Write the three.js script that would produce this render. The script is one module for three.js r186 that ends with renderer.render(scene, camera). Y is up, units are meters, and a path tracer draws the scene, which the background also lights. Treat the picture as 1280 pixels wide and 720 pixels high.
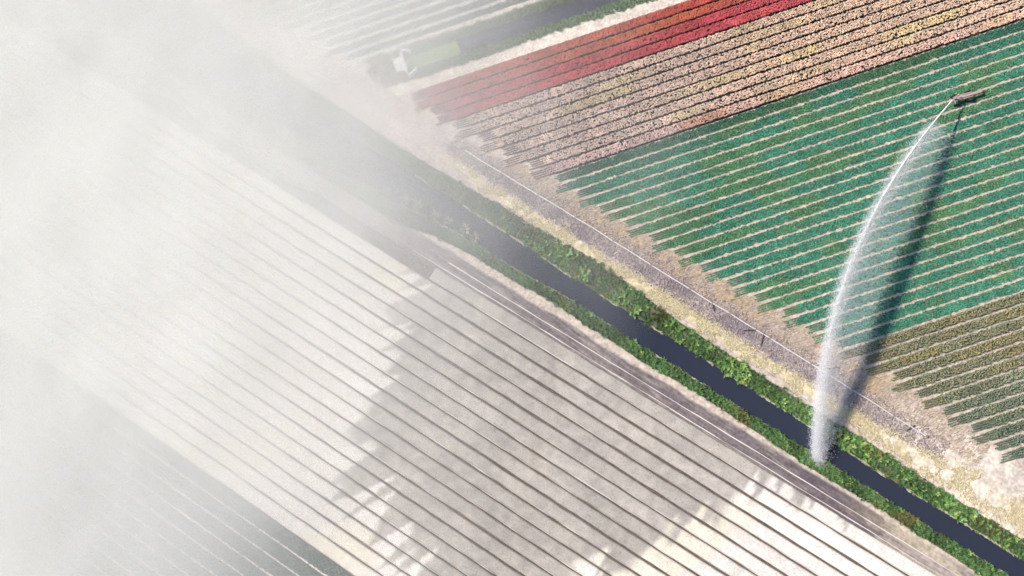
import * as THREE from 'three';
import { Sky } from 'three/addons/objects/Sky.js';
import { mergeGeometries } from 'three/addons/utils/BufferGeometryUtils.js';

// ---------------------------------------------------------------- camera, sky, sun, exposure
const scene = new THREE.Scene();
const camera = new THREE.PerspectiveCamera(36.244, 16 / 9, 0.5, 6000);
camera.position.set(0, 115.94, 0);
camera.up.set(0.380755, 0.180086, -0.90697);
camera.lookAt(0, 0, -23.02);
scene.add(camera);

const SUN = new THREE.Vector3(-0.80, 1, -0.68).normalize();
const sky = new Sky();
sky.scale.setScalar(4000);
sky.name = 'sky';
sky.userData.kind = 'structure';
sky.material.uniforms.sunPosition.value.copy(SUN);
sky.material.uniforms.turbidity.value = 9;
sky.material.uniforms.rayleigh.value = 0.7;
sky.material.uniforms.mieCoefficient.value = 0.005;
scene.add(sky);
scene.environmentIntensity = 0.17;

const sun = new THREE.DirectionalLight(0xffebd4, 4.5);
sun.position.copy(SUN).multiplyScalar(300);
sun.castShadow = true;
sun.shadow.mapSize.set(4096, 4096);
Object.assign(sun.shadow.camera, { left: -130, right: 130, top: 130, bottom: -130, near: 10, far: 700 });
scene.add(sun, sun.target);

const renderer = new THREE.WebGLRenderer({ antialias: true });
renderer.toneMapping = THREE.LinearToneMapping;
renderer.toneMappingExposure = 1.28;
renderer.shadowMap.enabled = true;

// ---------------------------------------------------------------- helpers
let seed = 7;
function rnd() { seed |= 0; seed = (seed + 0x6D2B79F5) | 0; let t = Math.imul(seed ^ (seed >>> 15), 1 | seed); t = (t + Math.imul(t ^ (t >>> 7), 61 | t)) ^ t; return ((t ^ (t >>> 14)) >>> 0) / 4294967296; }
const rr = (a, b) => a + (b - a) * rnd();
const gauss = () => Math.sqrt(-2 * Math.log(rnd() + 1e-9)) * Math.cos(6.28318 * rnd());
const clamp = (x, a = 0, b = 1) => Math.min(b, Math.max(a, x));
const smooth = (a, b, x) => { const t = clamp((x - a) / (b - a)); return t * t * (3 - 2 * t); };
const lerp = (a, b, t) => a + (b - a) * t;
const perm = new Float32Array(65536); for (let i = 0; i < 65536; i++) perm[i] = rnd();
function vnoise(x, y) {
  const xi = Math.floor(x), yi = Math.floor(y), fx = x - xi, fy = y - yi;
  const u = fx * fx * (3 - 2 * fx), v = fy * fy * (3 - 2 * fy);
  const h = (a, b) => perm[(a * 7919 + b * 104729) & 65535];
  const a = h(xi, yi), b = h(xi + 1, yi), c = h(xi, yi + 1), d = h(xi + 1, yi + 1);
  return a + (b - a) * u + (c - a) * v + (a - b - c + d) * u * v;
}
const fbm = (x, y) => vnoise(x, y) * 0.5 + vnoise(x * 2.1 + 9, y * 2.1 + 4) * 0.3 + vnoise(x * 4.3 + 31, y * 4.3 + 17) * 0.2;
const names = {};
function numbered(n) { const k = names[n] = (names[n] ?? -1) + 1; return k ? `${n}_${String(k).padStart(3, '0')}` : n; }
function shade(o) { o.castShadow = o.receiveShadow = true; return o; }
function mesh(name, geometry, material, parent = scene) {
  const m = shade(new THREE.Mesh(geometry, material));
  m.name = parent === scene ? numbered(name) : name; parent.add(m); return m;
}
function group(name, x = 0, y = 0, z = 0, turn = 0) {
  const g = new THREE.Group(); g.name = numbered(name); g.position.set(x, y, z); g.rotation.y = turn; scene.add(g); return g;
}
function tag(o, label, category, grp, kind) {
  if (label) o.userData.label = label;
  if (category) o.userData.category = category;
  if (grp) o.userData.group = grp;
  if (kind) o.userData.kind = kind;
  return o;
}
function instanced(name, geometry, material, spots, parent = scene) {   // spots: {x,y,z,rx,ry,rz,sx,sy,sz,c:[r,g,b]}
  const im = shade(new THREE.InstancedMesh(geometry, material, spots.length));
  im.name = parent === scene ? numbered(name) : name;
  const d = new THREE.Object3D(), c = new THREE.Color();
  spots.forEach((s, i) => {
    d.position.set(s.x, s.y, s.z); d.rotation.set(s.rx || 0, s.ry || 0, s.rz || 0); d.scale.set(s.sx, s.sy ?? s.sx, s.sz ?? s.sx); d.updateMatrix();
    im.setMatrixAt(i, d.matrix);
    if (s.c) im.setColorAt(i, c.setRGB(s.c[0], s.c[1], s.c[2]));
  });
  im.userData.kind = 'stuff'; parent.add(im); return im;
}
function paint(g, r, gg, b) {
  const n = g.attributes.position.count, a = new Float32Array(n * 3);
  for (let i = 0; i < n; i++) a.set([r, gg, b], i * 3);
  g.setAttribute('color', new THREE.BufferAttribute(a, 3)); return g;
}
const std = (r, g, b, rough = 0.9, extra = {}) => { const m = new THREE.MeshStandardMaterial({ roughness: rough, side: THREE.DoubleSide, ...extra }); m.color.setRGB(r, g, b); return m; };

// ---------------------------------------------------------------- the plan of the place, in metres
// ditch axis: origin O, direction E along the ditch, N across it towards the tulips
const O = [-30.753, -82.782], E = [0.549758, 0.835324], N = [0.835324, -0.549758];
const along = (x, z) => (x - O[0]) * E[0] + (z - O[1]) * E[1];
const across = (x, z) => (x - O[0]) * N[0] + (z - O[1]) * N[1];
const place = (e, n) => [O[0] + E[0] * e + N[0] * n, O[1] + E[1] * e + N[1] * n];
function curve(pts) {   // n as a function of e, kept as a table
  const t = new Float32Array(1000);
  for (let i = 0; i < 1000; i++) {
    const e = -80 + i * 0.3; let k = 0;
    while (k < pts.length - 2 && e > pts[k + 1][0]) k++;
    t[i] = lerp(pts[k][1], pts[k + 1][1], clamp((e - pts[k][0]) / (pts[k + 1][0] - pts[k][0])));
  }
  for (let p = 0; p < 6; p++) for (let i = 1; i < 999; i++) t[i] = (t[i - 1] + 2 * t[i] + t[i + 1]) / 4;
  return e => { const f = clamp((e + 80) / 0.3, 0, 998); const i = f | 0; return t[i] + (t[i + 1] - t[i]) * (f - i); };
}
const waterTop = curve([[0, 0], [17.4, -0.8], [36, -1.7], [62.7, -1.26], [71.5, -1.41], [83.3, -1.17], [89.9, -0.89], [108, -0.63], [121, -0.65], [129.5, -0.2], [138, 0]]);
const grassTop = curve([[2.6, 1.6], [17.8, 0.64], [42, 0.5], [52, 0.9], [61, 1.5], [75, 2.2], [88, 1.4], [98, 1.37], [109, 1.42], [116, 1.75], [130, 1.72], [137, 2]]);
const waterLow = curve([[-8, -4.9], [8, -5.8], [34, -6.2], [44, -6.5], [56, -5], [65, -4.75], [75, -4], [84, -4.06], [95, -3.66], [106, -3.6], [117, -3.1], [128, -3], [137.5, -2.6]]);
const grassLow = curve([[-11, -7.3], [12, -8.8], [29, -9.2], [40, -8.9], [49, -8.4], [54, -7.1], [60, -6.45], [66, -6.3], [72, -5.7], [86, -5.7], [95, -5.1], [112, -5.1], [122, -4.5], [135, -4.5]]);
const pipeLine = curve([[50, 5.1], [60, 5.35], [70, 5.65], [86, 5.8], [96, 6.05], [110, 6.25], [121, 6.33]]);
const tipLine = curve([[0, 5.6], [14, 6], [27, 6.36], [39, 6.5], [50.5, 6.7], [63, 7.6], [79, 7.9], [93, 8.7], [101, 8.9], [109, 9.4], [117, 9.5], [130, 9.3]]);
const strawLine = curve([[50, 2.6], [68, 2.5], [80, 2.8], [93, 2.8], [105, 3.1], [114, 3.37], [122, 3.5], [127, 4], [136, 4.2]]);
// tulip beds: lines r = 0, 1, 2 ... every 1.5 m, running along U; mulched beds: lines q every 1.97 m, running along V
const rowR = (x, z) => (-0.0737699 * x + 0.997275 * z + 36.165) / 1.5;
const U = [0.997275, 0.0737699], UN = [-0.0737699, 0.997275];
const onR = (s, r) => [U[0] * s + UN[0] * (r * 1.5 - 36.165), U[1] * s + UN[1] * (r * 1.5 - 36.165)];
const rowQ = (x, z) => (-0.812237 * x + 0.583327 * z + 10.5128) / 1.9727;
const V = [0.583327, 0.812237], VN = [-0.812237, 0.583327];
const onQ = (s, q) => [V[0] * s + VN[0] * (q * 1.9727 - 10.5128), V[1] * s + VN[1] * (q * 1.9727 - 10.5128)];
const rightEdge = z => 79.6 - (z + 33) * 0.53 + 12;          // where the fields leave the picture, with some to spare
const topEdge = x => -93.5 + (x + 54.5) * 0.451 - 12;
const GUN = [63.9, -23.7];
// second ditch: between two tulip lines, from the culvert at x = -6 eastwards
const ditch2 = (x, z) => { const r = rowR(x, z) + 0.25 * (vnoise(x * 0.12, 3) - 0.5); return [r, x + 6.2]; };

function height(x, z) {
  const e = along(x, z), n = across(x, z);
  let h = 0;
  const wt = waterTop(e), gt = grassTop(e), wl = waterLow(e), gl = grassLow(e);
  if (n > gl && n < gt) {
    if (n > wt) h = -0.5 * (1 - (n - wt) / (gt - wt)); else if (n < wl) h = -0.5 * (1 - (wl - n) / (wl - gl));
    else h = -0.5 - 0.7 * smooth(0, 1, Math.min(wt - n, n - wl));
  }
  if (n > 3) {
    const [r, x2] = ditch2(x, z);
    if (x2 > -1.2 && r > -16.9 && r < -13.1) {
      let d = r > -14.2 ? -0.5 * (1 - (r + 14.2) / 1.1) : r < -15.9 ? -0.5 * (1 - (-15.9 - r) / 1.0) : -0.5 - 0.6 * smooth(0, 0.6, Math.min(-14.2 - r, r + 15.9));
      d *= smooth(-1.2, 0, x2); h = Math.min(h, d);
    }
  }
  const rough = (n > gt ? smooth(gt, gt + 1, n) * (1 - smooth(tipLine(e) - 1, tipLine(e), n)) : n < gl ? smooth(gl, gl - 1, n) * 0.6 : 0);
  return h + rough * 0.16 * (fbm(x * 0.9, z * 0.9) - 0.5);
}

// wet sector that the gun has watered on the mulched field (outline on the ground, streaked along the throw)
const WET = [[-6, -36], [-10, -33.3], [-14.4, -27.9], [-18.5, -20.2], [-24.6, -14.6], [-28.7, -9.6], [-26.4, -2.1], [-25.6, 4.7], [-25.5, 14], [-9, 16.4], [-5.8, 13.6], [0.7, 15.6], [8.1, 13.8], [13.1, 14.7], [17.1, 13.1], [22.6, 14.3], [26.3, 18.9], [28, 21.1], [36, 16], [20, -8]];
function wetness(x, z) {
  const a = Math.atan2(z - GUN[1], x - GUN[0]), r = Math.hypot(x - GUN[0], z - GUN[1]);
  const k = 1 + (vnoise(a * 100 + 200, 5) - 0.5) * 0.11 + (vnoise(a * 120 + 400, r * 0.03) - 0.5) * 0.05;
  const px = GUN[0] + (x - GUN[0]) * k + (vnoise(x * 0.4, z * 0.4) - 0.5) * 1.5, pz = GUN[1] + (z - GUN[1]) * k + (vnoise(x * 0.4 + 50, z * 0.4) - 0.5) * 1.5;
  let inside = false, d2 = 1e9;
  for (let i = 0, j = WET.length - 1; i < WET.length; j = i++) {
    const [xi, zi] = WET[i], [xj, zj] = WET[j];
    if ((zi > pz) !== (zj > pz) && px < (xj - xi) * (pz - zi) / (zj - zi) + xi) inside = !inside;
    const t = clamp(((px - xi) * (xj - xi) + (pz - zi) * (zj - zi)) / ((xj - xi) ** 2 + (zj - zi) ** 2));
    d2 = Math.min(d2, (px - xi - t * (xj - xi)) ** 2 + (pz - zi - t * (zj - zi)) ** 2);
  }
  const d = Math.sqrt(d2) * (inside ? 1 : -1);
  return smooth(-0.5, 1.1, d);
}

// ---------------------------------------------------------------- ground: soil, straw litter and tracks
const TEX = 2048, TX0 = -100, TZ0 = -130, TM = 204.8;
const mixc = (c, d, t) => { c[0] += (d[0] - c[0]) * t; c[1] += (d[1] - c[1]) * t; c[2] += (d[2] - c[2]) * t; };
const SOIL = { pale: [0.56, 0.49, 0.39], cream: [0.66, 0.59, 0.47], pink: [0.47, 0.38, 0.33], purple: [0.25, 0.215, 0.20], dark: [0.13, 0.105, 0.10], straw: [0.57, 0.49, 0.29], ochre: [0.46, 0.34, 0.19], bank: [0.12, 0.115, 0.06], path: [0.50, 0.45, 0.34], loamAndShade: [0.075, 0.058, 0.045], sand: [0.50, 0.42, 0.33], mud: [0.11, 0.085, 0.09], tan: [0.40, 0.345, 0.29], rut: [0.155, 0.13, 0.125] };
function groundColor(x, z, c) {
  const e = along(x, z), n = across(x, z);
  const f = vnoise(x * 4.1, z * 4.1), g = vnoise(x * 1.1 + 40, z * 1.1), b = fbm(x * 0.25 + 7, z * 0.25);
  const gt = grassTop(e), gl = grassLow(e);
  c[0] = SOIL.pale[0]; c[1] = SOIL.pale[1]; c[2] = SOIL.pale[2];
  const st = vnoise(e * 0.35, n * 5), st2 = vnoise(e * 0.8 + 9, n * 9);
  if (n > gl && n < gt) mixc(c, SOIL.bank, 1);
  else if (n >= gt) {
    const tip = tipLine(e), r = rowR(x, z), up = smooth(40, 58, e);
    if (n < tip + 14 && n < tip) {
      mixc(c, SOIL.pink, 0.9 * smooth(0.3, 0.7, st * 0.7 + b * 0.4)); mixc(c, SOIL.purple, 0.6 * smooth(0.62, 0.85, st2) * (1 - smooth(strawLine(e) - 0.3, strawLine(e), n)));
      const sd = Math.abs(n - strawLine(e) + (b - 0.5) * 0.9) / (0.75 + 1.1 * smooth(112, 128, e));
      mixc(c, SOIL.straw, up * (1 - smooth(0.55, 1.15, sd + (st2 - 0.5) * 0.7 + (f - 0.5) * 0.5)));
      const pd = smooth(strawLine(e) + 0.9, strawLine(e) + 1.3, n + (g - 0.5) * 0.8) * (1 - smooth(pipeLine(e) + 0.1, pipeLine(e) + 1.1, n + (g - 0.5) * 1.2));
      const fade = 1 - smooth(114, 121, e + (g - 0.5) * 4);
      mixc(c, SOIL.purple, clamp(pd * (0.35 + 0.5 * up) * fade * (0.3 + 1.1 * g))); mixc(c, [0.17, 0.14, 0.15], pd * up * fade * smooth(0.62, 0.8, vnoise(x * 0.6 + 11, z * 0.6)) * 0.8);
      const od = smooth(pipeLine(e) + 0.2, pipeLine(e) + 1.2, n + (g - 0.5));
      mixc(c, SOIL.tan, 0.8 * od * up * fade);
      mixc(c, SOIL.ochre, od * up * fade * 0.9 * smooth(0.42, 0.6, vnoise(x * 0.3, Math.floor(r / 2 + 0.5) * 7.3) * 0.6 + g * 0.4) * smooth(pipeLine(e) + 0.8, pipeLine(e) + 1.6, n + (g - 0.5)));
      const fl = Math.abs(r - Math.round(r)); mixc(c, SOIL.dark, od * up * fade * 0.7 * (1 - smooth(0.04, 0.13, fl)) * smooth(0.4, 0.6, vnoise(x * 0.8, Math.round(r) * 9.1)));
      mixc(c, SOIL.cream, (1 - fade) * smooth(0.2, 0.6, b) * 0.9);
      mixc(c, SOIL.pink, (1 - up) * 0.4);
    } else if (r < -17.4) { mixc(c, SOIL.path, 0.6); }
    else if (r < -12.05) { mixc(c, SOIL.cream, 0.9); if (r < -13.2) mixc(c, SOIL.bank, smooth(-8.5, -5, x + (g - 0.5) * 3) * smooth(-13.1, -13.5, r + (g - 0.5) * 0.4) * (1 - smooth(-16.6, -17, r + (g - 0.5) * 0.4))); }
    else if (r < 0.04) { mixc(c, SOIL.pink, 0.5); mixc(c, SOIL.loamAndShade, 0.93 * smooth(tip + 0.6, tip + 2.6, n + (g - 0.5))); }  // shade of the tall plants in the gaps is painted into this dark soil
    else if (n > tip + 2.2 || true) {
      const k = smooth(tip - 0.3, tip + 2.5, n);
      mixc(c, SOIL.ochre, 0.6 * (1 - k) * (1 - smooth(112, 122, e)));
      const fr = r - Math.floor(r);
      mixc(c, SOIL.path, k);
      mixc(c, [0.52, 0.40, 0.34], 0.5 * smooth(0.5, 0.75, vnoise(x * 0.25, Math.floor(r + 0.5) * 3.3)));
      if (fr > 0.16 && fr < 0.84) mixc(c, SOIL.loamAndShade, 0.55 * k);
    }
  } else {
    const q = rowQ(x, z);
    const ew = smooth(112, 128, e);
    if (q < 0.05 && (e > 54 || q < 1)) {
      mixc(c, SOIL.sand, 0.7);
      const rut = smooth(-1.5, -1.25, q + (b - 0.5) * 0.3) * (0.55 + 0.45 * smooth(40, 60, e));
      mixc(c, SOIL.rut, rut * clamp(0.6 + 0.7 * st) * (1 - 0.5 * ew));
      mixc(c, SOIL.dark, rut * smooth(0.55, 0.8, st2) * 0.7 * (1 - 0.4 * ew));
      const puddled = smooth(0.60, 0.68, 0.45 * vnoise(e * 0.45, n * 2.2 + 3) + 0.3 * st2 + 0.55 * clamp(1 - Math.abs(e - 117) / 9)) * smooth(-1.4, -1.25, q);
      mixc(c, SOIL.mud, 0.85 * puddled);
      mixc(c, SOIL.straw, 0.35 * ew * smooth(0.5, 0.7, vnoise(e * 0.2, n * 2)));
    } else { mixc(c, SOIL.loamAndShade, 0.92); }  // dark furrow soil, with the furrow shade put into its tone
  }
  const k = 0.62 + 0.50 * f + 0.26 * g;
  c[0] *= k; c[1] *= k; c[2] *= k;
}
const toSRGB = v => { v = clamp(v); return 255 * (v <= 0.0031308 ? v * 12.92 : 1.055 * Math.pow(v, 1 / 2.4) - 0.055); };
{
  const data = new Uint8Array(TEX * TEX * 4), c = [0, 0, 0];
  const lut = new Uint8Array(4096); for (let i = 0; i < 4096; i++) lut[i] = toSRGB(i / 4095);
  for (let j = 0; j < TEX; j++) for (let i = 0; i < TEX; i++) {
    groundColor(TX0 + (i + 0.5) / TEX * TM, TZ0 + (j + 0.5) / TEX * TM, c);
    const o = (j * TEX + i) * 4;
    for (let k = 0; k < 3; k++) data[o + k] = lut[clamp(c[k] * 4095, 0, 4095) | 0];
    data[o + 3] = 255;
  }
  const map = new THREE.DataTexture(data, TEX, TEX); map.colorSpace = THREE.SRGBColorSpace; map.magFilter = THREE.LinearFilter; map.wrapS = map.wrapT = THREE.MirroredRepeatWrapping; map.needsUpdate = true;
  const xs = [], zs = [];
  for (const d of [-2500, -900, -300, -140]) { xs.push(d); zs.push(d - 20); }
  for (let x = -98; x <= 102; x += 0.4) xs.push(x);
  for (let z = -120; z <= 50; z += 0.4) zs.push(z);
  for (const d of [140, 300, 900, 2500]) { xs.push(d); zs.push(d); }
  const nx = xs.length, nz = zs.length, p = new Float32Array(nx * nz * 3), uv = new Float32Array(nx * nz * 2), ix = [];
  for (let j = 0; j < nz; j++) for (let i = 0; i < nx; i++) {
    const k = j * nx + i;
    p[k * 3] = xs[i]; p[k * 3 + 1] = height(xs[i], zs[j]); p[k * 3 + 2] = zs[j];
    uv[k * 2] = (xs[i] - TX0) / TM; uv[k * 2 + 1] = (zs[j] - TZ0) / TM;
    if (i < nx - 1 && j < nz - 1) ix.push(k, k + nx, k + 1, k + 1, k + nx, k + nx + 1);
  }
  const g = new THREE.BufferGeometry();
  g.setAttribute('position', new THREE.BufferAttribute(p, 3)); g.setAttribute('uv', new THREE.BufferAttribute(uv, 2)); g.setIndex(ix); g.computeVertexNormals();
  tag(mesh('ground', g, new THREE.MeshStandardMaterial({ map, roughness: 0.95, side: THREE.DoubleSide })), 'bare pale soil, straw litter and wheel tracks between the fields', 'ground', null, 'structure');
}

// water in the two ditches
function sheet(pts) {   // pts: [[xa,za,xb,zb], ...] cross lines
  const p = [], ix = [];
  pts.forEach(([a, b, c, d], i) => { p.push(a, 0, b, c, 0, d); if (i) { const k = i * 2; ix.push(k - 2, k, k - 1, k - 1, k, k + 1); } });
  const g = new THREE.BufferGeometry(); g.setAttribute('position', new THREE.Float32BufferAttribute(p, 3)); g.setIndex(ix); g.computeVertexNormals(); return g;
}
const waterMat = new THREE.MeshPhysicalMaterial({ roughness: 0.12, ior: 1.33, side: THREE.DoubleSide }); waterMat.color.setRGB(0.030, 0.036, 0.052);
{
  const size = 256, d = new Uint8Array(size * size * 4);
  for (let j = 0; j < size; j++) for (let i = 0; i < size; i++) { const v = 255 * fbm(i / 9, j / 9); d.set([v, v, v, 255], (j * size + i) * 4); }
  const a = []; for (let e = -60; e <= 175; e += 1) { const [x, z] = place(e, waterLow(e) - 0.6), [x2, z2] = place(e, waterTop(e) + 0.5); a.push([x, z, x2, z2]); }
  const m = mesh('ditch_water', sheet(a), waterMat); m.position.y = -0.5;
  tag(m, 'dark slate water of the long straight ditch', 'water', null, 'structure');
  const b = []; for (let x = -6; x <= 92; x += 1) { const p = onR(x, -14), q = onR(x, -16.1); b.push([q[0], q[1], p[0], p[1]]); }
  const m2 = mesh('side_ditch_water', sheet(b), waterMat); m2.position.y = -0.5;
  tag(m2, 'grey water of the short side ditch beside the red tulips', 'water', null, 'structure');
}

// ---------------------------------------------------------------- plant shapes (leaves as small bent blades)
function bladeSet(list) {   // list: [angle, lean, length, width, lift, r,g,b]
  const p = [], c = [];
  for (const [a, lean, len, w, base, r, g, b, off = 0.02] of list) {
    const ca = Math.cos(a), sa = Math.sin(a);
    const pt = (t, s) => { const out = off + len * t * lean * (0.5 + 0.5 * t), y = base + len * t * Math.sqrt(Math.max(0.05, 1 - lean * lean * t)) ; return [ca * out - sa * s, y, sa * out + ca * s]; };
    const A = pt(0, -w * 0.35), B = pt(0, w * 0.35), C = pt(0.55, -w * 0.5), D = pt(0.55, w * 0.5), T = pt(1, 0);
    for (const tri of [[A, B, C], [B, D, C], [C, D, T]]) for (const v of tri) { p.push(...v); c.push(r, g, b); }
  }
  const geo = new THREE.BufferGeometry();
  geo.setAttribute('position', new THREE.Float32BufferAttribute(p, 3)); geo.setAttribute('color', new THREE.Float32BufferAttribute(c, 3)); geo.computeVertexNormals(); return geo;
}
function bloom(x, y, z, r, h, col) {
  const g = new THREE.OctahedronGeometry(1, 0); g.scale(r, h, r); g.translate(x, y, z); g.deleteAttribute('uv'); return paint(g, ...col);
}
const leafMat = new THREE.MeshStandardMaterial({ vertexColors: true, roughness: 0.62, side: THREE.DoubleSide });
function tulipClump(leaf, blooms, col) {
  const l = [];
  for (let i = 0; i < 8; i++) { const k = rr(0.5, 1.6); l.push([i * 0.785 + rr(-0.4, 0.4), rr(0.4, 0.95), rr(0.15, 0.25), rr(0.06, 0.10), 0, leaf[0] * k, leaf[1] * k, leaf[2] * k, rr(0.01, 0.07)]); }
  const parts = [bladeSet(l)];
  for (let i = 0; i < blooms; i++) { const a = rr(0, 6.28), q = rr(0, 0.13), k = rr(0.8, 1.15); parts.push(bloom(Math.cos(a) * q, rr(0.27, 0.36), Math.sin(a) * q, rr(0.04, 0.062), 0.06, [col[0] * k, col[1] * k, col[2] * k])); }
  return mergeGeometries(parts.map(g => g.index ? g.toNonIndexed() : g).map(g => { if (g.attributes.uv) g.deleteAttribute('uv'); return g; }));
}

// ---------------------------------------------------------------- tulip beds
const soilRidgeMat = std(0.16, 0.125, 0.09, 0.95), paleRidgeMat = std(0.36, 0.30, 0.22, 0.95);
function ridge(s0, s1, r, w, h) {   // low rounded planting ridge along U, ends tapered
  const n = Math.max(6, Math.round((s1 - s0) / 2.5)), p = [], ix = [];
  for (let i = 0; i <= n; i++) {
    const t = i / n, s = lerp(s0, s1, t), k = i === 0 || i === n ? 0.25 : 1;
    [[-1, 0], [-0.5, 0.85], [0, 1], [0.5, 0.85], [1, 0]].forEach(([a, b]) => { const [x, z] = onR(s, r + a * w * k * (0.9 + 0.2 * rnd()) / 3); p.push(x, -0.02 + (b ? h * b * k * (0.85 + 0.3 * rnd()) + 0.02 : 0), z); });
    if (i) for (let j = 0; j < 4; j++) { const a = (i - 1) * 5 + j, b = i * 5 + j; ix.push(a, a + 1, b, b, a + 1, b + 1); }
  }
  const g = new THREE.BufferGeometry(); g.setAttribute('position', new THREE.Float32BufferAttribute(p, 3)); g.setIndex(ix); g.computeVertexNormals(); return g;
}
const clumps = {
  red: [0, 1, 2].map(() => tulipClump([0.09, 0.09, 0.05], 9, [0.67, 0.19, 0.16])),
  peach: [0, 1, 2].map(() => tulipClump([0.11, 0.09, 0.055], 8, [0.89, 0.71, 0.555])),
  green: [0, 1, 2].map(() => tulipClump([0.075, 0.30, 0.18], 0)),
  olive: [0, 1, 2].map(() => tulipClump([0.10, 0.20, 0.10], 2, [0.50, 0.42, 0.27])),
  grey: [0, 1, 2].map(() => tulipClump([0.10, 0.17, 0.12], 0)),
};
// one planted bed between lines i and i+1 of family 'R'
function tulipBed(i, kind, half, perM2, label, grp, name, tipOf = i) {
  const [tx, tz] = (() => { const base = Math.floor((tipOf + 100) / 2) * 2 - 100 + 1; for (let s = -75; s < 95; s += 0.1) { const [x, z] = onR(s, base); if (across(x, z) > tipLine(along(x, z))) return [s, z]; } return [95, 0]; })();
  let s0 = tx + rr(-0.25, 0.25);
  if (i < -17) s0 = Math.max(s0, -60);
  let s1 = 100; { const [, z] = onR(60, i); s1 = rightEdge(z); for (let s = s1; s > s0; s -= 0.5) { const [x, zz] = onR(s, i); if (zz > topEdge(x)) { s1 = s; break; } } }
  if (s1 - s0 < 2) return;
  const g = group(name);
  tag(g, label, 'flower bed', grp);
  const rows = 4, starts = [], gap = (half * 2 - 0.24) / 3;
  for (let j = 0; j < rows; j++) {
    const r = i + 0.5 + (j - 1.5) * gap / 1.5, a = s0 + rr(0, 0.7);
    starts.push(a);
    mesh('soil_ridge', ridge(a, s1, r, 0.13 * 1.5, 0.07), kind === 'olive' || kind === 'green' ? paleRidgeMat : soilRidgeMat, g);
  }
  const len = s1 - s0, count = Math.round(len * half * 2 * perM2), sets = [[], [], []];
  for (let k = 0; k < count; k++) {
    const j = Math.floor(rnd() * 4), s = k < 130 ? s0 + rr(0, 3.2) : lerp(s0, s1, rnd());
    if (s < starts[j] + 0.1) continue;
    const inn = smooth(1.6, 3.6, s - s0 + rr(-0.4, 0.4));
    const off = (j - 1.5) * gap + rr(-1, 1) * lerp(0.012, 0.11, inn);
    const [x, z] = onR(s, i + 0.5 + off / 1.5);
    const patch = fbm(x * 0.35 + i * 3, z * 0.35), fine = vnoise(x * 2.2, z * 2.2);
    let t = 0.72 + 0.5 * fine * patch + 0.22 * (patch - 0.4), c = [t, t, t];
    if (kind === 'green') { const w = smooth(0.6, 0.72, vnoise(x * 0.22 + 20, z * 0.5)); const dk = i === 0 ? 0.62 : i === 1 ? 0.85 : 1; c = [t * dk * (1 + 0.5 * w), t * dk, t * dk * (1 - 0.25 * w)]; }
    if (kind === 'olive') { const w = smooth(0.5, 0.75, vnoise(x * 0.3, i * 2.7)), d = smooth(26, 33, i); c = [t * (1 + 0.08 * w) * (1 - 0.4 * d), t * (1 - 0.2 * d), t * (0.92 - 0.14 * w) * (1 - 0.05 * d)]; }
    if (kind === 'peach') { const w = smooth(15, 60, x), y = smooth(0.55, 0.8, vnoise(x * 0.16, i * 1.9)) * smooth(-6, -2, -Math.abs(i + 4)); c = [t * (1 + 0.05 * w), t * (1 + 0.06 * y), t * (1.04 - 0.12 * w - 0.14 * y)]; if (i === -1) { c[1] *= 0.94; } if (vnoise(x * 0.2 + 71, i * 5.1) > 0.92) { c[1] *= 0.88; c[2] *= 0.75; } }
    if (kind === 'red') { const w = vnoise(x * 0.12, i * 7.7); c = [t * 1.1, t * (0.8 + 0.7 * w * (i < -10 ? 1 : 0.3)), t * (i < -10 ? 0.85 : 1.05)]; }
    const sc = rr(0.7, 1.2) * lerp(0.55, 1, inn);
    sets[k % 3].push({ x, y: 0.03, z, ry: rr(0, 6.28), rx: rr(-0.15, 0.15), rz: rr(-0.15, 0.15), sx: sc, sy: sc * rr(0.85, 1.15), c });
  }
  sets.forEach((s, v) => { if (s.length) instanced(['plant_carpet', 'plant_carpet', 'plant_carpet'][v], clumps[kind][v], leafMat, s, g); });
}
const ORD = ['first', 'second', 'third', 'fourth', 'fifth', 'sixth', 'seventh', 'eighth', 'ninth', 'tenth', 'eleventh', 'twelfth', 'thirteenth', 'fourteenth', 'fifteenth', 'sixteenth', 'seventeenth', 'eighteenth', 'nineteenth', 'twentieth', 'twenty-first', 'twenty-second', 'twenty-third', 'twenty-fourth'];
for (let i = -12; i < -8; i++) tulipBed(i, 'red', 0.58, 95, `${ORD[-9 - i]} bed of red tulips counted from the peach tulips`, 'red tulip beds', 'red_tulip_bed');
for (let i = -8; i < 0; i++) tulipBed(i, 'peach', 0.58, 62, `${ORD[i + 8]} bed of peach tulips counted from the red tulips`, 'peach tulip beds', 'peach_tulip_bed');
for (let i = 0; i < 23; i++) tulipBed(i, 'green', 0.53, 58, `${ORD[i]} emerald green tulip bed counted from the peach tulips`, 'green tulip beds', 'green_tulip_bed');
for (let i = 23; i < 42; i++) tulipBed(i, 'olive', 0.53, 54, `${ORD[i - 23]} olive speckled tulip bed counted from the emerald green beds`, 'olive tulip beds', 'olive_tulip_bed');
for (let i = -36; i < -17; i++) tulipBed(i, 'grey', 0.45, 30, `${ORD[-18 - i]} grey green crop bed under the white veil counted from the side ditch`, 'misty crop beds beyond the side ditch', 'veiled_crop_bed');

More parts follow.
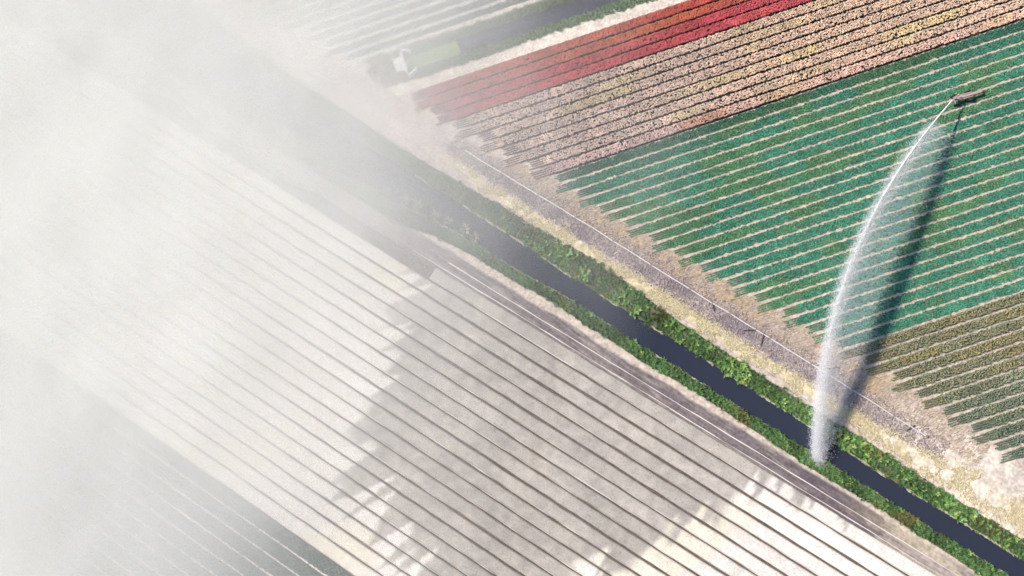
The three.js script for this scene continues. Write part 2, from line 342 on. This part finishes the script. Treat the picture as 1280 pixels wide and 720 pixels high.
// ---------------------------------------------------------------- mulched beds on the other side of the ditch
let strawMap, strawBump;
{
  const S = 1024, a = new Float32Array(S * S);
  for (let j = 0; j < S; j++) for (let i = 0; i < S; i++) a[j * S + i] = 0.80 + 0.10 * vnoise((i % S) / 3, j / 3) + 0.05 * rnd();
  for (let k = 0; k < 26000; k++) {
    let x = rr(0, S), y = rr(0, S), an = rr(0, 3.14), l = rr(4, 16), v = rr(-0.34, 0.24);
    for (let t = 0; t < l; t++) for (let o = 0; o < 3; o++) { const i = (Math.floor(x + Math.cos(an) * t - Math.sin(an) * o) + 2 * S) % S, j = (Math.floor(y + Math.sin(an) * t + Math.cos(an) * o) + 2 * S) % S; a[j * S + i] += v * 0.55; }
  }
  const d = new Uint8Array(S * S * 4), b = new Uint8Array(S * S * 4);
  for (let i = 0; i < S * S; i++) { const v = clamp(a[i], 0.2, 1); const s = toSRGB(v); d.set([s, toSRGB(v * 0.99), toSRGB(v * 0.96), 255], i * 4); b.set([v * 255, v * 255, v * 255, 255], i * 4); }
  strawMap = new THREE.DataTexture(d, S, S); strawMap.colorSpace = THREE.SRGBColorSpace; strawBump = new THREE.DataTexture(b, S, S);
  for (const t of [strawMap, strawBump]) { t.wrapS = t.wrapT = THREE.RepeatWrapping; t.magFilter = THREE.LinearFilter; t.needsUpdate = true; }
}
const mulchMat = new THREE.MeshStandardMaterial({ map: strawMap, bumpMap: strawBump, bumpScale: 0.03, vertexColors: true, roughness: 0.9, side: THREE.DoubleSide });
const paleStripMat = std(0.70, 0.65, 0.57, 0.9);
function strip(s0, s1, ds, cross, colorAt, jitter) {   // cross: [q offset in metres, height][] for a line family Q strip
  const n = Math.ceil((s1 - s0) / ds), m = cross.length, p = [], c = [], uv = [], ix = [];
  for (let i = 0; i <= n; i++) {
    const s = Math.min(s1, s0 + i * ds), k = i === 0 || i === n ? 0 : 1;
    cross.forEach(([d, h, q], j) => {
      const wob = (vnoise(s * 0.45, q * 17 + (j < m / 2 ? 0 : 40)) - 0.5) * jitter;
      const [x, z] = onQ(s, q + (d + wob) / 1.9727);
      p.push(x, h * (k || 0.1) + (h > 0.1 ? (vnoise(x * 3, z * 3) - 0.5) * 0.09 + (vnoise(x * 0.7, z * 0.7) - 0.5) * 0.06 : 0), z);
      if (colorAt) c.push(...colorAt(x, z, j, s));
      uv.push(x / 17, z / 17);
    });
    if (i) for (let j = 0; j < m - 1; j++) { const a = (i - 1) * m + j, b = i * m + j; ix.push(a, b, a + 1, a + 1, b, b + 1); }
  }
  const g = new THREE.BufferGeometry(); g.setAttribute('position', new THREE.Float32BufferAttribute(p, 3)); g.setAttribute('uv', new THREE.Float32BufferAttribute(uv, 2));
  if (colorAt) g.setAttribute('color', new THREE.Float32BufferAttribute(c, 3));
  g.setIndex(ix); g.computeVertexNormals(); return g;
}
const bedSpan = q => {   // where a mulched bed enters and leaves the picture
  let a = 999, b = -999;
  for (let s = -130; s < 90; s += 1) { const [x, z] = onQ(s, q); const e = along(x, z), n = across(x, z); if (z > topEdge(x) && z < -13.4 + (x + 77.1) * 0.392 + 12 && x > -54.5 - (z + 93.5) * 0.282 - 12 && n < grassLow(e) - 0.8) { a = Math.min(a, s); b = Math.max(b, s); } }
  return [a, b];
};
for (let i = 0; i < 20; i++) {
  let [s0, s1] = bedSpan(i + 0.5);
  if (i === 0) s0 = -29; if (s1 - s0 < 3) continue;
  const tone = rr(0.93, 1.05), g = group('mulched_bed');
  const bright = [2, 6].includes(i) ? 1.1 : 1;
  const colorAt = (x, z, j) => {
    const w = wetness(x, z), b = fbm(x * 1.1, z * 1.1 + i * 5) * 0.7 + 0.3 * vnoise(x * 0.22, z * 0.22), f = vnoise(x * 0.13 + 3, z * 0.13), yel = smooth(0.52, 0.7, f) * 0.3 + 0.2 * Math.exp(-(((w - 0.3) / 0.25) ** 2));
    const dry = [0.82 * tone, 0.775 * tone, (0.695 - 0.22 * yel) * tone];
    const wet = [(0.29 + 0.32 * b) * bright, (0.27 + 0.295 * b) * bright, (0.238 + 0.238 * b) * bright];
    const k = 0.86 + 0.26 * b;
    return [0, 1, 2].map(m => lerp(dry[m] * k, wet[m], w));
  };
  const q = i, hw = [2, 3, 5, 9].includes(i) ? 0.14 : rr(0.06, 0.10);
  mesh('straw_mulch', strip(s0, s1, 0.4, [[hw, -0.05, q], [hw + 0.04, 0.15, q], [hw + 0.2, 0.21, q], [0.62, 0.235, q], [0.9, 0.24, q], [1.2, 0.235, q], [1.5, 0.22, q], [1.66, 0.2, q], [1.80, 0.16, q], [1.845, -0.05, q]], colorAt, 0.09), mulchMat, g);
  if (![1, 2, 4, 8, 13].includes(i)) mesh('pale_edge_strip', strip(s0, s1, 0.8, [[1.76, 0.05, q], [1.78, 0.24, q], [1.835, 0.245, q], [1.86, -0.05, q]], null, 0.09), paleStripMat, g);  // added pale strip: sunlight on the furrow edge put into its colour
  tag(g, `${ORD[i]} raised bed of pale straw mulch counted from the wheel tracks`, 'mulched bed', 'mulched beds');
}
// pale ridges between the wheel tracks
for (const [q, a] of [[-0.68, -28], [-0.13, -33]]) {
  const [, s1] = bedSpan(q); const m = mesh('track_ridge', strip(a, Math.max(s1, 45), 0.8, [[-0.07, -0.02, q], [-0.035, 0.1, q], [0.03, 0.11, q], [0.065, -0.02, q]], null, 0.1), paleStripMat);
  tag(m, 'thin pale ridge of dry soil between the wheel tracks', 'ridge', 'track ridges', 'structure');
}
// leafy crop beds beyond the mulch
for (let i = 20; i < 40; i++) {
  const [s0, s1] = bedSpan(i + 0.5); if (s1 - s0 < 3) continue;
  const g = group('leafy_crop_bed'), sets = [[], [], []];
  tag(g, `${ORD[i - 20]} grey green leafy bed under the white veil counted from the pale mulch`, 'crop bed', 'leafy crop beds');
  const cross = [[0.2, -0.02, i], [0.3, 0.07, i], [1.0, 0.09, i], [1.7, 0.07, i], [1.8, -0.02, i]];
  mesh('soil_ridge', strip(s0, s1, 2, cross, null, 0.05), soilRidgeMat, g);
  mesh('pale_edge_strip', strip(s0, s1, 2, [[1.84, -0.02, i], [1.88, 0.09, i], [2.06, 0.09, i], [2.1, -0.02, i]], null, 0.08), paleStripMat, g);
  const count = Math.round((s1 - s0) * 1.5 * 24);
  for (let k = 0; k < count; k++) { const [x, z] = onQ(rr(s0, s1), i + rr(0.12, 0.9)); const t = rr(0.7, 1.15); sets[k % 3].push({ x, y: 0.06, z, ry: rr(0, 6.28), sx: rr(1.0, 1.5), c: [t, t, t] }); }
  sets.forEach((s, v) => instanced('plant_carpet', clumps.grey[v], leafMat, s, g));
}

// ---------------------------------------------------------------- ditch banks: grass and leafy plants
function bankClump(n, spread, len, w, cols) {
  const l = [];
  for (let i = 0; i < n; i++) { const c = cols[Math.floor(rnd() * cols.length)], k = rr(0.7, 1.2); l.push([rr(0, 6.28), rr(0.3, 1), len * rr(0.6, 1.2), w * rr(0.7, 1.4), rr(0, 0.12), c[0] * k, c[1] * k, c[2] * k, rr(0, spread)]); }
  return bladeSet(l);
}
const GC = [[0.13, 0.25, 0.06], [0.09, 0.22, 0.08], [0.19, 0.28, 0.06], [0.07, 0.18, 0.07]];
const grassGeo = [0, 1, 2].map(() => bankClump(26, 0.16, 0.34, 0.05, GC));
const leafyGeo = [0, 1, 2].map(() => bankClump(30, 0.26, 0.36, 0.14, [[0.14, 0.29, 0.06], [0.20, 0.33, 0.07], [0.10, 0.23, 0.07], [0.26, 0.34, 0.10]]));
function scatterBank(name, label, lo, hi, e0, e1, density, dry) {
  const sets = [[], [], []]; let area = 0; for (let e = e0; e < e1; e += 1) area += Math.max(0, hi(e) - lo(e));
  for (let k = 0; k < area * density; k++) {
    const e = rr(e0, e1), a = lo(e), b = hi(e), t = rnd(), n = lerp(a, b, t) + gauss() * 0.1; const [x, z] = place(e, n);
    const v = vnoise(x * 0.5, z * 0.5), br = smooth(0.6, 0.85, vnoise(x * 0.35 + 60, z * 0.35)) * dry;
    const q = 0.45 + 1.0 * v; sets[k % 3].push({ x, y: height(x, z) - 0.03, z, ry: rr(0, 6.28), rx: rr(-0.2, 0.2), rz: rr(-0.2, 0.2), sx: rr(0.7, 1.4), c: [q * (1 + 0.9 * br), q * (1 - 0.1 * br), q * (1 - 0.1 * br)] });
  }
  sets.forEach((s, v) => tag(instanced(name, grassGeo[v], leafMat, s), label, 'grass'));
}
scatterBank('bank_grass', 'green grass on the ditch bank towards the tulip fields', e => waterTop(e) + 0.12, e => grassTop(e) - 0.1, -12, 150, 11, 0.4);
scatterBank('track_bank_grass', 'green grass on the ditch bank beside the wheel tracks', e => grassLow(e) + 0.1, e => waterLow(e) - 0.12, -12, 150, 12, 0.9);
{
  const sets = [[], [], []];
  for (let k = 0; k < 2600; k++) { const x = rr(-5, 88), up = rnd() < 0.42, r = up ? rr(-16.6, -15.85) : rr(-14.2, -13.2); const [X, Z] = onR(x, r); const q = rr(0.7, 1.3); sets[k % 3].push({ x: X, y: height(X, Z) - 0.03, z: Z, ry: rr(0, 6.28), sx: rr(0.7, 1.3), c: [q, q, q] }); }
  sets.forEach((s, v) => tag(instanced('side_ditch_grass', grassGeo[v], leafMat, s), 'grass along both edges of the short side ditch', 'grass'));
  const alg = [[], [], []];
  for (let k = 0; k < 900; k++) { const [X, Z] = onR(rr(-5.6, 1.6), rr(-15.75, -14.35)); const q = rr(1.6, 2.3); alg[k % 3].push({ x: X, y: -0.52, z: Z, ry: rr(0, 6.28), sx: rr(0.5, 0.8), sy: 0.25, c: [q * 1.25, q, q * 0.9] }); }
  alg.forEach((s, v) => tag(instanced('duckweed', grassGeo[v], leafMat, s), 'yellow green water plants filling the end of the side ditch', 'water plants'));
}
for (let k = 0; k < 170; k++) {   // leafy plants one can tell apart on the bank
  const far = k < 135, e = far ? lerp(58, 142, Math.pow(rnd(), 0.75)) : rr(60, 142);
  const n = far ? lerp(waterTop(e), grassTop(e), rr(0.1, 0.8)) : lerp(grassLow(e), waterLow(e), rr(0.3, 0.9)); const [x, z] = place(e, n);
  const m = shade(new THREE.Mesh(leafyGeo[k % 3], leafMat)); m.name = numbered('bank_plant'); scene.add(m);
  m.position.set(x, height(x, z) - 0.03, z); m.rotation.y = rr(0, 6.28); const s = rr(1.0, 2.1) * (far ? 1 : 0.75); m.scale.set(s, s * rr(0.7, 1), s);
  tag(m, far ? 'bright green leafy plant on the ditch bank towards the tulips' : 'small leafy plant on the ditch bank beside the wheel tracks', 'plant', far ? 'leafy plants on the tulip side bank' : 'leafy plants on the track side bank');
}
{   // pale reeds standing in the water
  const geo = bankClump(60, 0.4, 0.9, 0.05, [[0.42, 0.40, 0.26], [0.30, 0.32, 0.17], [0.5, 0.47, 0.34]]);
  for (const [e, n] of [[44.5, -5.6], [47.5, -5.4], [49.5, -5.0], [52.3, -4.7], [54.2, -4.3], [56.8, -4.0], [58.6, -4.2]]) {
    const [x, z] = place(e, n), m = mesh('reed_clump', geo, leafMat); m.position.set(x, -0.6, z); m.rotation.y = rr(0, 6); m.scale.setScalar(rr(0.9, 1.3));
    tag(m, 'pale dry reed clump standing in the ditch water', 'reeds', 'reeds in the ditch');
  }
}
// clods and straw lying on the headland
{
  const clod = new THREE.DodecahedronGeometry(0.5, 0), wisp = new THREE.BoxGeometry(1, 0.06, 0.07), cs = [], ws = [];
  for (let k = 0; k < 15000; k++) {
    const e = rr(48, 124), n = lerp(strawLine(e) + 0.9, pipeLine(e) + 1.2, rnd()) + gauss() * 0.2; const [x, z] = place(e, n); const q = rr(0.6, 1.3);
    cs.push({ x, y: height(x, z), z, ry: rr(0, 6), rx: rr(0, 3), sx: 0.06 + 0.26 * Math.pow(rnd(), 3), sy: 0.06 + 0.16 * rnd(), c: [0.30 * q, 0.25 * q, 0.235 * q] });
  }
  for (let k = 0; k < 26000; k++) {
    const e = rr(52, 142), n = strawLine(e) + gauss() * (0.55 + 0.6 * smooth(112, 128, e)); const [x, z] = place(e, n); if (vnoise(x * 0.8, z * 0.8) < 0.55 - 0.2 * rnd()) continue; const q = rr(0.5, 1.2);
    ws.push({ x, y: height(x, z) + rr(0.01, 0.07), z, ry: rr(0, 6), rz: rr(-0.25, 0.25), sx: rr(0.12, 0.45), sy: rr(0.4, 1), sz: rr(0.4, 1.1), c: [0.63 * q, 0.55 * q, 0.33 * q] });
  }
  for (let k = 0; k < 9000; k++) {
    const e = rr(56, 128), n = lerp(pipeLine(e) + 0.3, tipLine(e) + 0.8, rnd()); const [x, z] = place(e, n); const q = rr(0.6, 1.2);
    ws.push({ x, y: height(x, z) + rr(0.01, 0.05), z, ry: rr(-0.4, 0.4), rz: rr(-0.2, 0.2), sx: rr(0.12, 0.5), sy: rr(0.4, 1), sz: rr(0.4, 1), c: [0.52 * q, 0.42 * q, 0.30 * q] });
  }
  const edge = [];
  for (let k = 0; k < 5200; k++) {
    const e = rr(-8, 148), top = rnd() < 0.75, [x, z] = place(e, (top ? waterTop(e) : waterLow(e)) + gauss() * 0.06); if (vnoise(e * 0.5, top ? 1 : 9) < 0.4) continue; const q = rr(0.6, 1.1);
    edge.push({ x, y: -0.47 + rr(0, 0.1), z, ry: -0.99 + rr(-0.4, 0.4), rz: rr(-0.3, 0.3), sx: rr(0.15, 0.6), sy: 1, sz: rr(0.6, 1.3), c: [0.46 * q, 0.46 * q, 0.30 * q] });
  }
  const plain = () => new THREE.MeshStandardMaterial({ roughness: 0.95 });
  tag(instanced('soil_clods', clod, plain(), cs), 'purplish brown soil clods along the irrigation pipe', 'soil');
  tag(instanced('waterline_litter', wisp, plain(), edge), 'pale dead stems along the water edge of the ditch', 'stems');
  tag(instanced('straw_litter', wisp, plain(), ws), 'loose yellow straw strewn along the headland', 'straw');
}

// ---------------------------------------------------------------- irrigation pipe on the headland
function tube(pts, r, seg = 8, n = 0) { const c = new THREE.CatmullRomCurve3(pts.map(p => new THREE.Vector3(...p))); return new THREE.TubeGeometry(c, n || Math.max(2, pts.length * 3), r, seg, false); }
{
  const alu = std(0.72, 0.68, 0.60, 0.45, { metalness: 0.15 }), joint = std(0.40, 0.36, 0.31, 0.5, { metalness: 0.3 });
  const g = group('irrigation_pipe'); tag(g, 'long pale aluminium irrigation pipe lying along the tulip headland', 'pipe');
  for (let e = 50.5; e < 119; e += 6) {
    const P = t => { const [x, z] = place(t, pipeLine(t) + Math.sin(t * 0.9) * 0.04); return [x, 0.22, z]; };
    const b = Math.min(e + 6, 121), mid = (e + b) / 2;
    mesh('pipe_section', tube([P(e), P(mid), P(b)], 0.085), alu, g);
    const c0 = P(b - 0.14), c1 = P(b + 0.14); mesh('coupling', tube([c0, P(b), c1], 0.125), joint, g);
    const sk = new THREE.BoxGeometry(0.5, 0.16, 0.12); sk.rotateY(0.5); sk.translate(P(mid)[0], 0.08, P(mid)[2]); mesh('support_block', sk, joint, g);
  }
  const wood = std(0.085, 0.07, 0.06, 0.9);
  for (const [e, n, a, l] of [[95.8, 5.55, -0.35, 1.5], [90.3, 5.5, 1.35, 1.1], [97.8, 5.4, 0.9, 1.6], [106.9, 7.1, -0.25, 1.7], [118.9, 6.1, 0.2, 1.1]]) {
    const [x, z] = place(e, n), o = group('wooden_stake', x, 0.1, z, a);
    mesh('shaft', tube([[-l / 2, 0.04, 0], [0, 0.06, 0.02], [l / 2, 0.16, 0]], 0.06, 6), wood, o);
    const pt = new THREE.ConeGeometry(0.06, 0.22, 6); pt.rotateZ(-Math.PI / 2); pt.translate(l / 2 + 0.1, 0.17, 0); mesh('point', pt, wood, o);
    tag(o, 'dark wooden stake lying by the irrigation pipe', 'stake', 'stakes by the pipe');
  }
}

// ---------------------------------------------------------------- rain gun cart, hose and water jet
const JET = t => {
  const k = 1.219, s = (1 - Math.exp(-k * t)) / (1 - Math.exp(-k));
  return [GUN[0] - 0.912 * 45.064 * s + 4.498 * t * t, 29.7 * t * (1 - t) + 1.8 * (1 - t), GUN[1] + 0.41 * 45.064 * s + 17.736 * t * t];
};
{
  const g = group('rain_gun_cart', GUN[0] + U[0] * 0.25, 0, GUN[1] + U[1] * 0.25, -0.0738 - 0.03);
  tag(g, 'brown wheeled rain gun cart standing in the green tulips', 'sprinkler cart');
  const rust = std(0.42, 0.30, 0.27, 0.7), grey = std(0.50, 0.44, 0.43, 0.5, { metalness: 0.4 }), black = std(0.05, 0.045, 0.045, 0.8);
  const box = (name, w, h, d, x, y, z, m) => { const b = new THREE.BoxGeometry(w, h, d); b.translate(x, y, z); return mesh(name, b, m, g); };
  box('main_beam', 3.7, 0.18, 0.3, 1.95, 0.95, 0, rust); box('side_rail', 2.4, 0.1, 0.1, 1.3, 0.9, 0.3, rust); box('side_rail', 2.4, 0.1, 0.1, 1.3, 0.9, -0.3, rust);
  for (const x of [0.25, 2.3]) { box('axle', 0.1, 0.1, 1.2, x, 0.42, 0, rust); for (const s of [-1, 1]) {
    box('strut', 0.08, 0.5, 0.08, x, 0.72, s * 0.32, rust);
    const w = new THREE.Group(); w.name = 'wheel'; w.position.set(x, 0.42, s * 0.62); g.add(w);
    mesh('tyre', new THREE.TorusGeometry(0.36, 0.06, 8, 20), black, w);
    const rim = new THREE.CylinderGeometry(0.3, 0.3, 0.05, 16); rim.rotateX(Math.PI / 2); mesh('rim', rim, grey, w);
  } }
  const ris = new THREE.CylinderGeometry(0.09, 0.12, 0.85, 10); ris.translate(0, 1.3, 0); mesh('riser', ris, grey, g);
  const d0 = JET(0), d1 = JET(0.03), dir = new THREE.Vector3(d1[0] - d0[0], d1[1] - d0[1], d1[2] - d0[2]).normalize();
  const local = dir.clone().applyAxisAngle(new THREE.Vector3(0, 1, 0), 0.1038);
  const bar = new THREE.CylinderGeometry(0.05, 0.1, 1.3, 10); bar.translate(0, 0.5, 0);
  bar.applyQuaternion(new THREE.Quaternion().setFromUnitVectors(new THREE.Vector3(0, 1, 0), local)); bar.translate(0, 1.72, 0);
  mesh('gun_barrel', bar, grey, g);
  mesh('counterweight', (() => { const b = new THREE.SphereGeometry(0.14, 10, 8); b.translate(-local.x * 0.45, 1.65, -local.z * 0.45); return b; })(), rust, g);
  mesh('supply_hose', tube([[3.5, 0.95, 0], [4.0, 0.6, 0], [4.6, 0.12, 0], [6.5, 0.09, 0.02], [12, 0.09, -0.1], [25, 0.09, -1.0]], 0.06, 8, 40), black, g);
}
const dropMat = new THREE.MeshStandardMaterial({ roughness: 0.7, side: THREE.DoubleSide }); dropMat.color.setRGB(0.86, 0.855, 0.82);
const veilMat = new THREE.MeshStandardMaterial({ roughness: 0.8, side: THREE.DoubleSide, transparent: true, opacity: 0.28, depthWrite: false }); veilMat.color.setRGB(0.88, 0.875, 0.84);
{
  const g = group('water_jet'); tag(g, 'white arc of water thrown from the rain gun over the ditch', 'water jet');
  const pts = []; for (let i = 0; i <= 14; i++) { const p = JET(0.012 + i * 0.02); pts.push(p); }
  const core = tube(pts, 0.10, 8, 60); { const p = core.attributes.position; for (let i = 0; i < p.count; i++) { p.setXYZ(i, p.getX(i) + rr(-0.02, 0.02), p.getY(i) + rr(-0.02, 0.02), p.getZ(i) + rr(-0.02, 0.02)); } }
  mesh('jet_stream', core, dropMat, g);
  const drop = new THREE.OctahedronGeometry(1, 0), W = [0.925, 0.373], S = [], F = [];
  for (let k = 0; k < 30000; k++) {
    const t = 0.03 + 0.97 * Math.pow(rnd(), 1.15), [x, y, z] = JET(t);
    const sp = 0.03 + 0.75 * Math.pow(t, 1.3) + 0.9 * smooth(0.7, 1, t), side = Math.abs(gauss()) * sp * 1.2 - 0.25 * sp, a = gauss() * sp * 0.3, up = gauss() * sp * 0.5;
    const pulse = vnoise(t * 40, 2) > 0.35 ? 1 : 0.5; if (rnd() > pulse || rnd() < 0.85 * smooth(0.35, 0.85, t)) continue;
    const yy = y + up - side * 0.5; if (yy < 0) continue;
    const r = rr(0.014, 0.036); S.push({ x: x + W[0] * side + a * 0.4, y: yy, z: z + W[1] * side + a, sx: r, sy: r * rr(1, 1.8), ry: rr(0, 6) });
  }
  for (let k = 0; k < 95000; k++) {
    const t = 0.08 + 0.92 * Math.pow(rnd(), 0.85), [x, y, z] = JET(t); const f = Math.pow(rnd(), 2.6), dr = f * Math.min(7.5, y * 0.95 + 0.6) + gauss() * 0.25;
    const yy = y * (1 - f) + gauss() * 0.3; if (yy < 0.05) continue;
    F.push({ x: x + W[0] * dr + gauss() * 0.3, y: yy, z: z + W[1] * dr + gauss() * 0.5, sx: rr(0.025, 0.055), ry: rr(0, 6), rx: rr(0, 6) });
  }
  instanced('spray', drop, dropMat, S, g); instanced('fine_spray', drop, veilMat, F, g);
}

// ---------------------------------------------------------------- culvert at the end of the side ditch
{
  const [x, z] = onR(-6.4, -15.05), g = group('culvert', x, 0, z, -0.0738); tag(g, 'whitish concrete culvert with bar screen at the end of the side ditch', 'culvert');
  const con = std(0.72, 0.71, 0.67, 0.8), steel = std(0.62, 0.62, 0.6, 0.5, { metalness: 0.4 }), hole = std(0.03, 0.03, 0.03, 0.9);
  const box = (name, w, h, d, px, py, pz, m, ry = 0) => { const b = new THREE.BoxGeometry(w, h, d); b.rotateY(ry); b.translate(px, py, pz); return mesh(name, b, m, g); };
  box('headwall', 0.35, 1.4, 3.0, 0, -0.1, 0, con); box('wing_wall', 1.5, 1.2, 0.25, 0.8, -0.15, 1.75, con, 0.45); box('wing_wall', 1.5, 1.2, 0.25, 0.8, -0.15, -1.75, con, -0.45);
  box('deck_slab', 1.2, 0.18, 2.0, -0.8, 0.32, 0, con);
  const pipe = new THREE.CylinderGeometry(0.45, 0.45, 0.5, 18, 1, true); pipe.rotateZ(Math.PI / 2); pipe.translate(0.3, -0.25, 0); mesh('pipe', pipe, con, g);
  const end = new THREE.CircleGeometry(0.43, 18); end.rotateY(Math.PI / 2); end.translate(0.2, -0.25, 0); mesh('pipe_mouth', end, hole, g);
  for (let k = 0; k < 6; k++) mesh('screen_bar', tube([[0.75, -0.6, -0.75 + k * 0.3], [0.65, 0.2, -0.75 + k * 0.3], [0.25, 0.62, -0.75 + k * 0.3]], 0.045, 6), steel, g);
  for (const pz of [-1.35, 0, 1.35]) mesh('rail_post', tube([[-1.3, 0.3, pz * 0.7], [-1.3, 0.9, pz * 0.7], [-1.3, 1.3, pz * 0.7]], 0.05, 6), steel, g);
  mesh('rail', tube([[-1.3, 1.3, -1.0], [-1.3, 1.3, 0], [-1.3, 1.3, 1.0]], 0.05, 6), steel, g);
}

// ---------------------------------------------------------------- added white veil over the western fields: flecks built to make a fade, thicker to the west
{
  const tau = [[-400, 2.1], [0, 1.95], [100, 1.85], [200, 1.75], [300, 1.48], [400, 1.14], [480, 0.80], [560, 0.46], [640, 0.23], [720, 0.10], [800, 0.04], [900, 0]];
  const depth = s => { for (let i = 1; i < tau.length; i++) if (s < tau[i][0]) return lerp(tau[i - 1][1], tau[i][1], clamp((s - tau[i - 1][0]) / (tau[i][0] - tau[i - 1][0]))); return 0; };
  const whiteVeilMat = new THREE.MeshStandardMaterial({ roughness: 1, side: THREE.DoubleSide, transparent: true, opacity: 0.28, depthWrite: false }); whiteVeilMat.color.setRGB(0.89, 0.895, 0.815);
  function puff(count, sigma, SIDE) {   // one drifting sheet of flecks, evenly spread and thinning outwards
    const p = new Float32Array(count * 9);
    for (let k = 0; k < count; k++) {
      const r = sigma * Math.sqrt(-2 * Math.log(1 - (k + 0.5) / count * 0.92)), a = k * 2.399963 , cx = Math.cos(a) * r + gauss() * 0.03, cz = Math.sin(a) * r + gauss() * 0.03;
      const cy = 0.9 * vnoise(cx * 0.35 + 80, cz * 0.35) + 0.5 * (1 - r / sigma), a0 = rr(0, 6.28), tx = gauss() * 0.25, tz = gauss() * 0.25;
      for (let v = 0; v < 3; v++) { const b = a0 + v * 2.0944, x = Math.cos(b) * SIDE * 0.577, z = Math.sin(b) * SIDE * 0.577; p.set([cx + x, cy + x * tx + z * tz, cz + z], k * 9 + v * 3); }
    }
    const g = new THREE.BufferGeometry(); g.setAttribute('position', new THREE.BufferAttribute(p, 3)); g.computeVertexNormals(); return g;
  }
  const per = K => K.n * K.side * K.side * 0.433 * 0.95 * 0.28;   // optical depth times area that one puff brings
  const kinds = [{ n: 6000, sigma: 3.6, side: 0.07, spots: [] }, { n: 7000, sigma: 3.2, side: 0.045, spots: [] }], X0 = -110, Z0 = -118, AREA = 150 * 160;
  for (const [m, K] of kinds.entries()) {
    const most = m ? 0.5 : 1.7, tries = Math.round(AREA * most / per(K));
    for (let i = 1; i <= tries; i++) {   // evenly spread places, kept in proportion to the depth of the white veil there
      const X = X0 + 150 * ((0.5 + i * 0.8191725134) % 1), Z = Z0 + 160 * ((0.5 + i * 0.6710436067) % 1), w = (0.5 + i * 0.5497004779) % 1;
      if (Z < topEdge(X) || Z > -13.4 + (X + 77.1) * 0.392 + 12 || X < -54.5 - (Z + 93.5) * 0.282 - 12) continue;
      const d = depth(Math.max(8.052 * X + 4.675 * Z + 768.2, 6.64 * X + 8.03 * Z + 872.8)), part = m ? Math.min(d, 0.5) : Math.max(0, d - 0.5);
      if (w < part / most) K.spots.push({ x: X, y: 0.8 + rr(0, 4.5), z: Z, ry: rr(0, 6.28), sx: rr(0.9, 1.1), sy: 1 });
    }
  }
  console.log('mist puffs', kinds.map(k => k.spots.length));
  tag(instanced('added_white_veil', puff(kinds[0].n, kinds[0].sigma, kinds[0].side), whiteVeilMat, kinds[0].spots), 'added white veil of flecks thickening over the pale fields', 'white_veil');
  tag(instanced('thin_added_veil', puff(kinds[1].n, kinds[1].sigma, kinds[1].side), whiteVeilMat, kinds[1].spots), 'thin edge of the added white veil over the ditch and red tulips', 'white_veil');
}
let inst = 0, tri = 0; scene.traverse(o => { if (o.isInstancedMesh) inst += o.count; else if (o.isMesh && o !== sky) tri += (o.geometry.index ? o.geometry.index.count : o.geometry.attributes.position.count) / 3; });
console.log('instances', inst, 'triangles', Math.round(tri));

renderer.render(scene, camera);
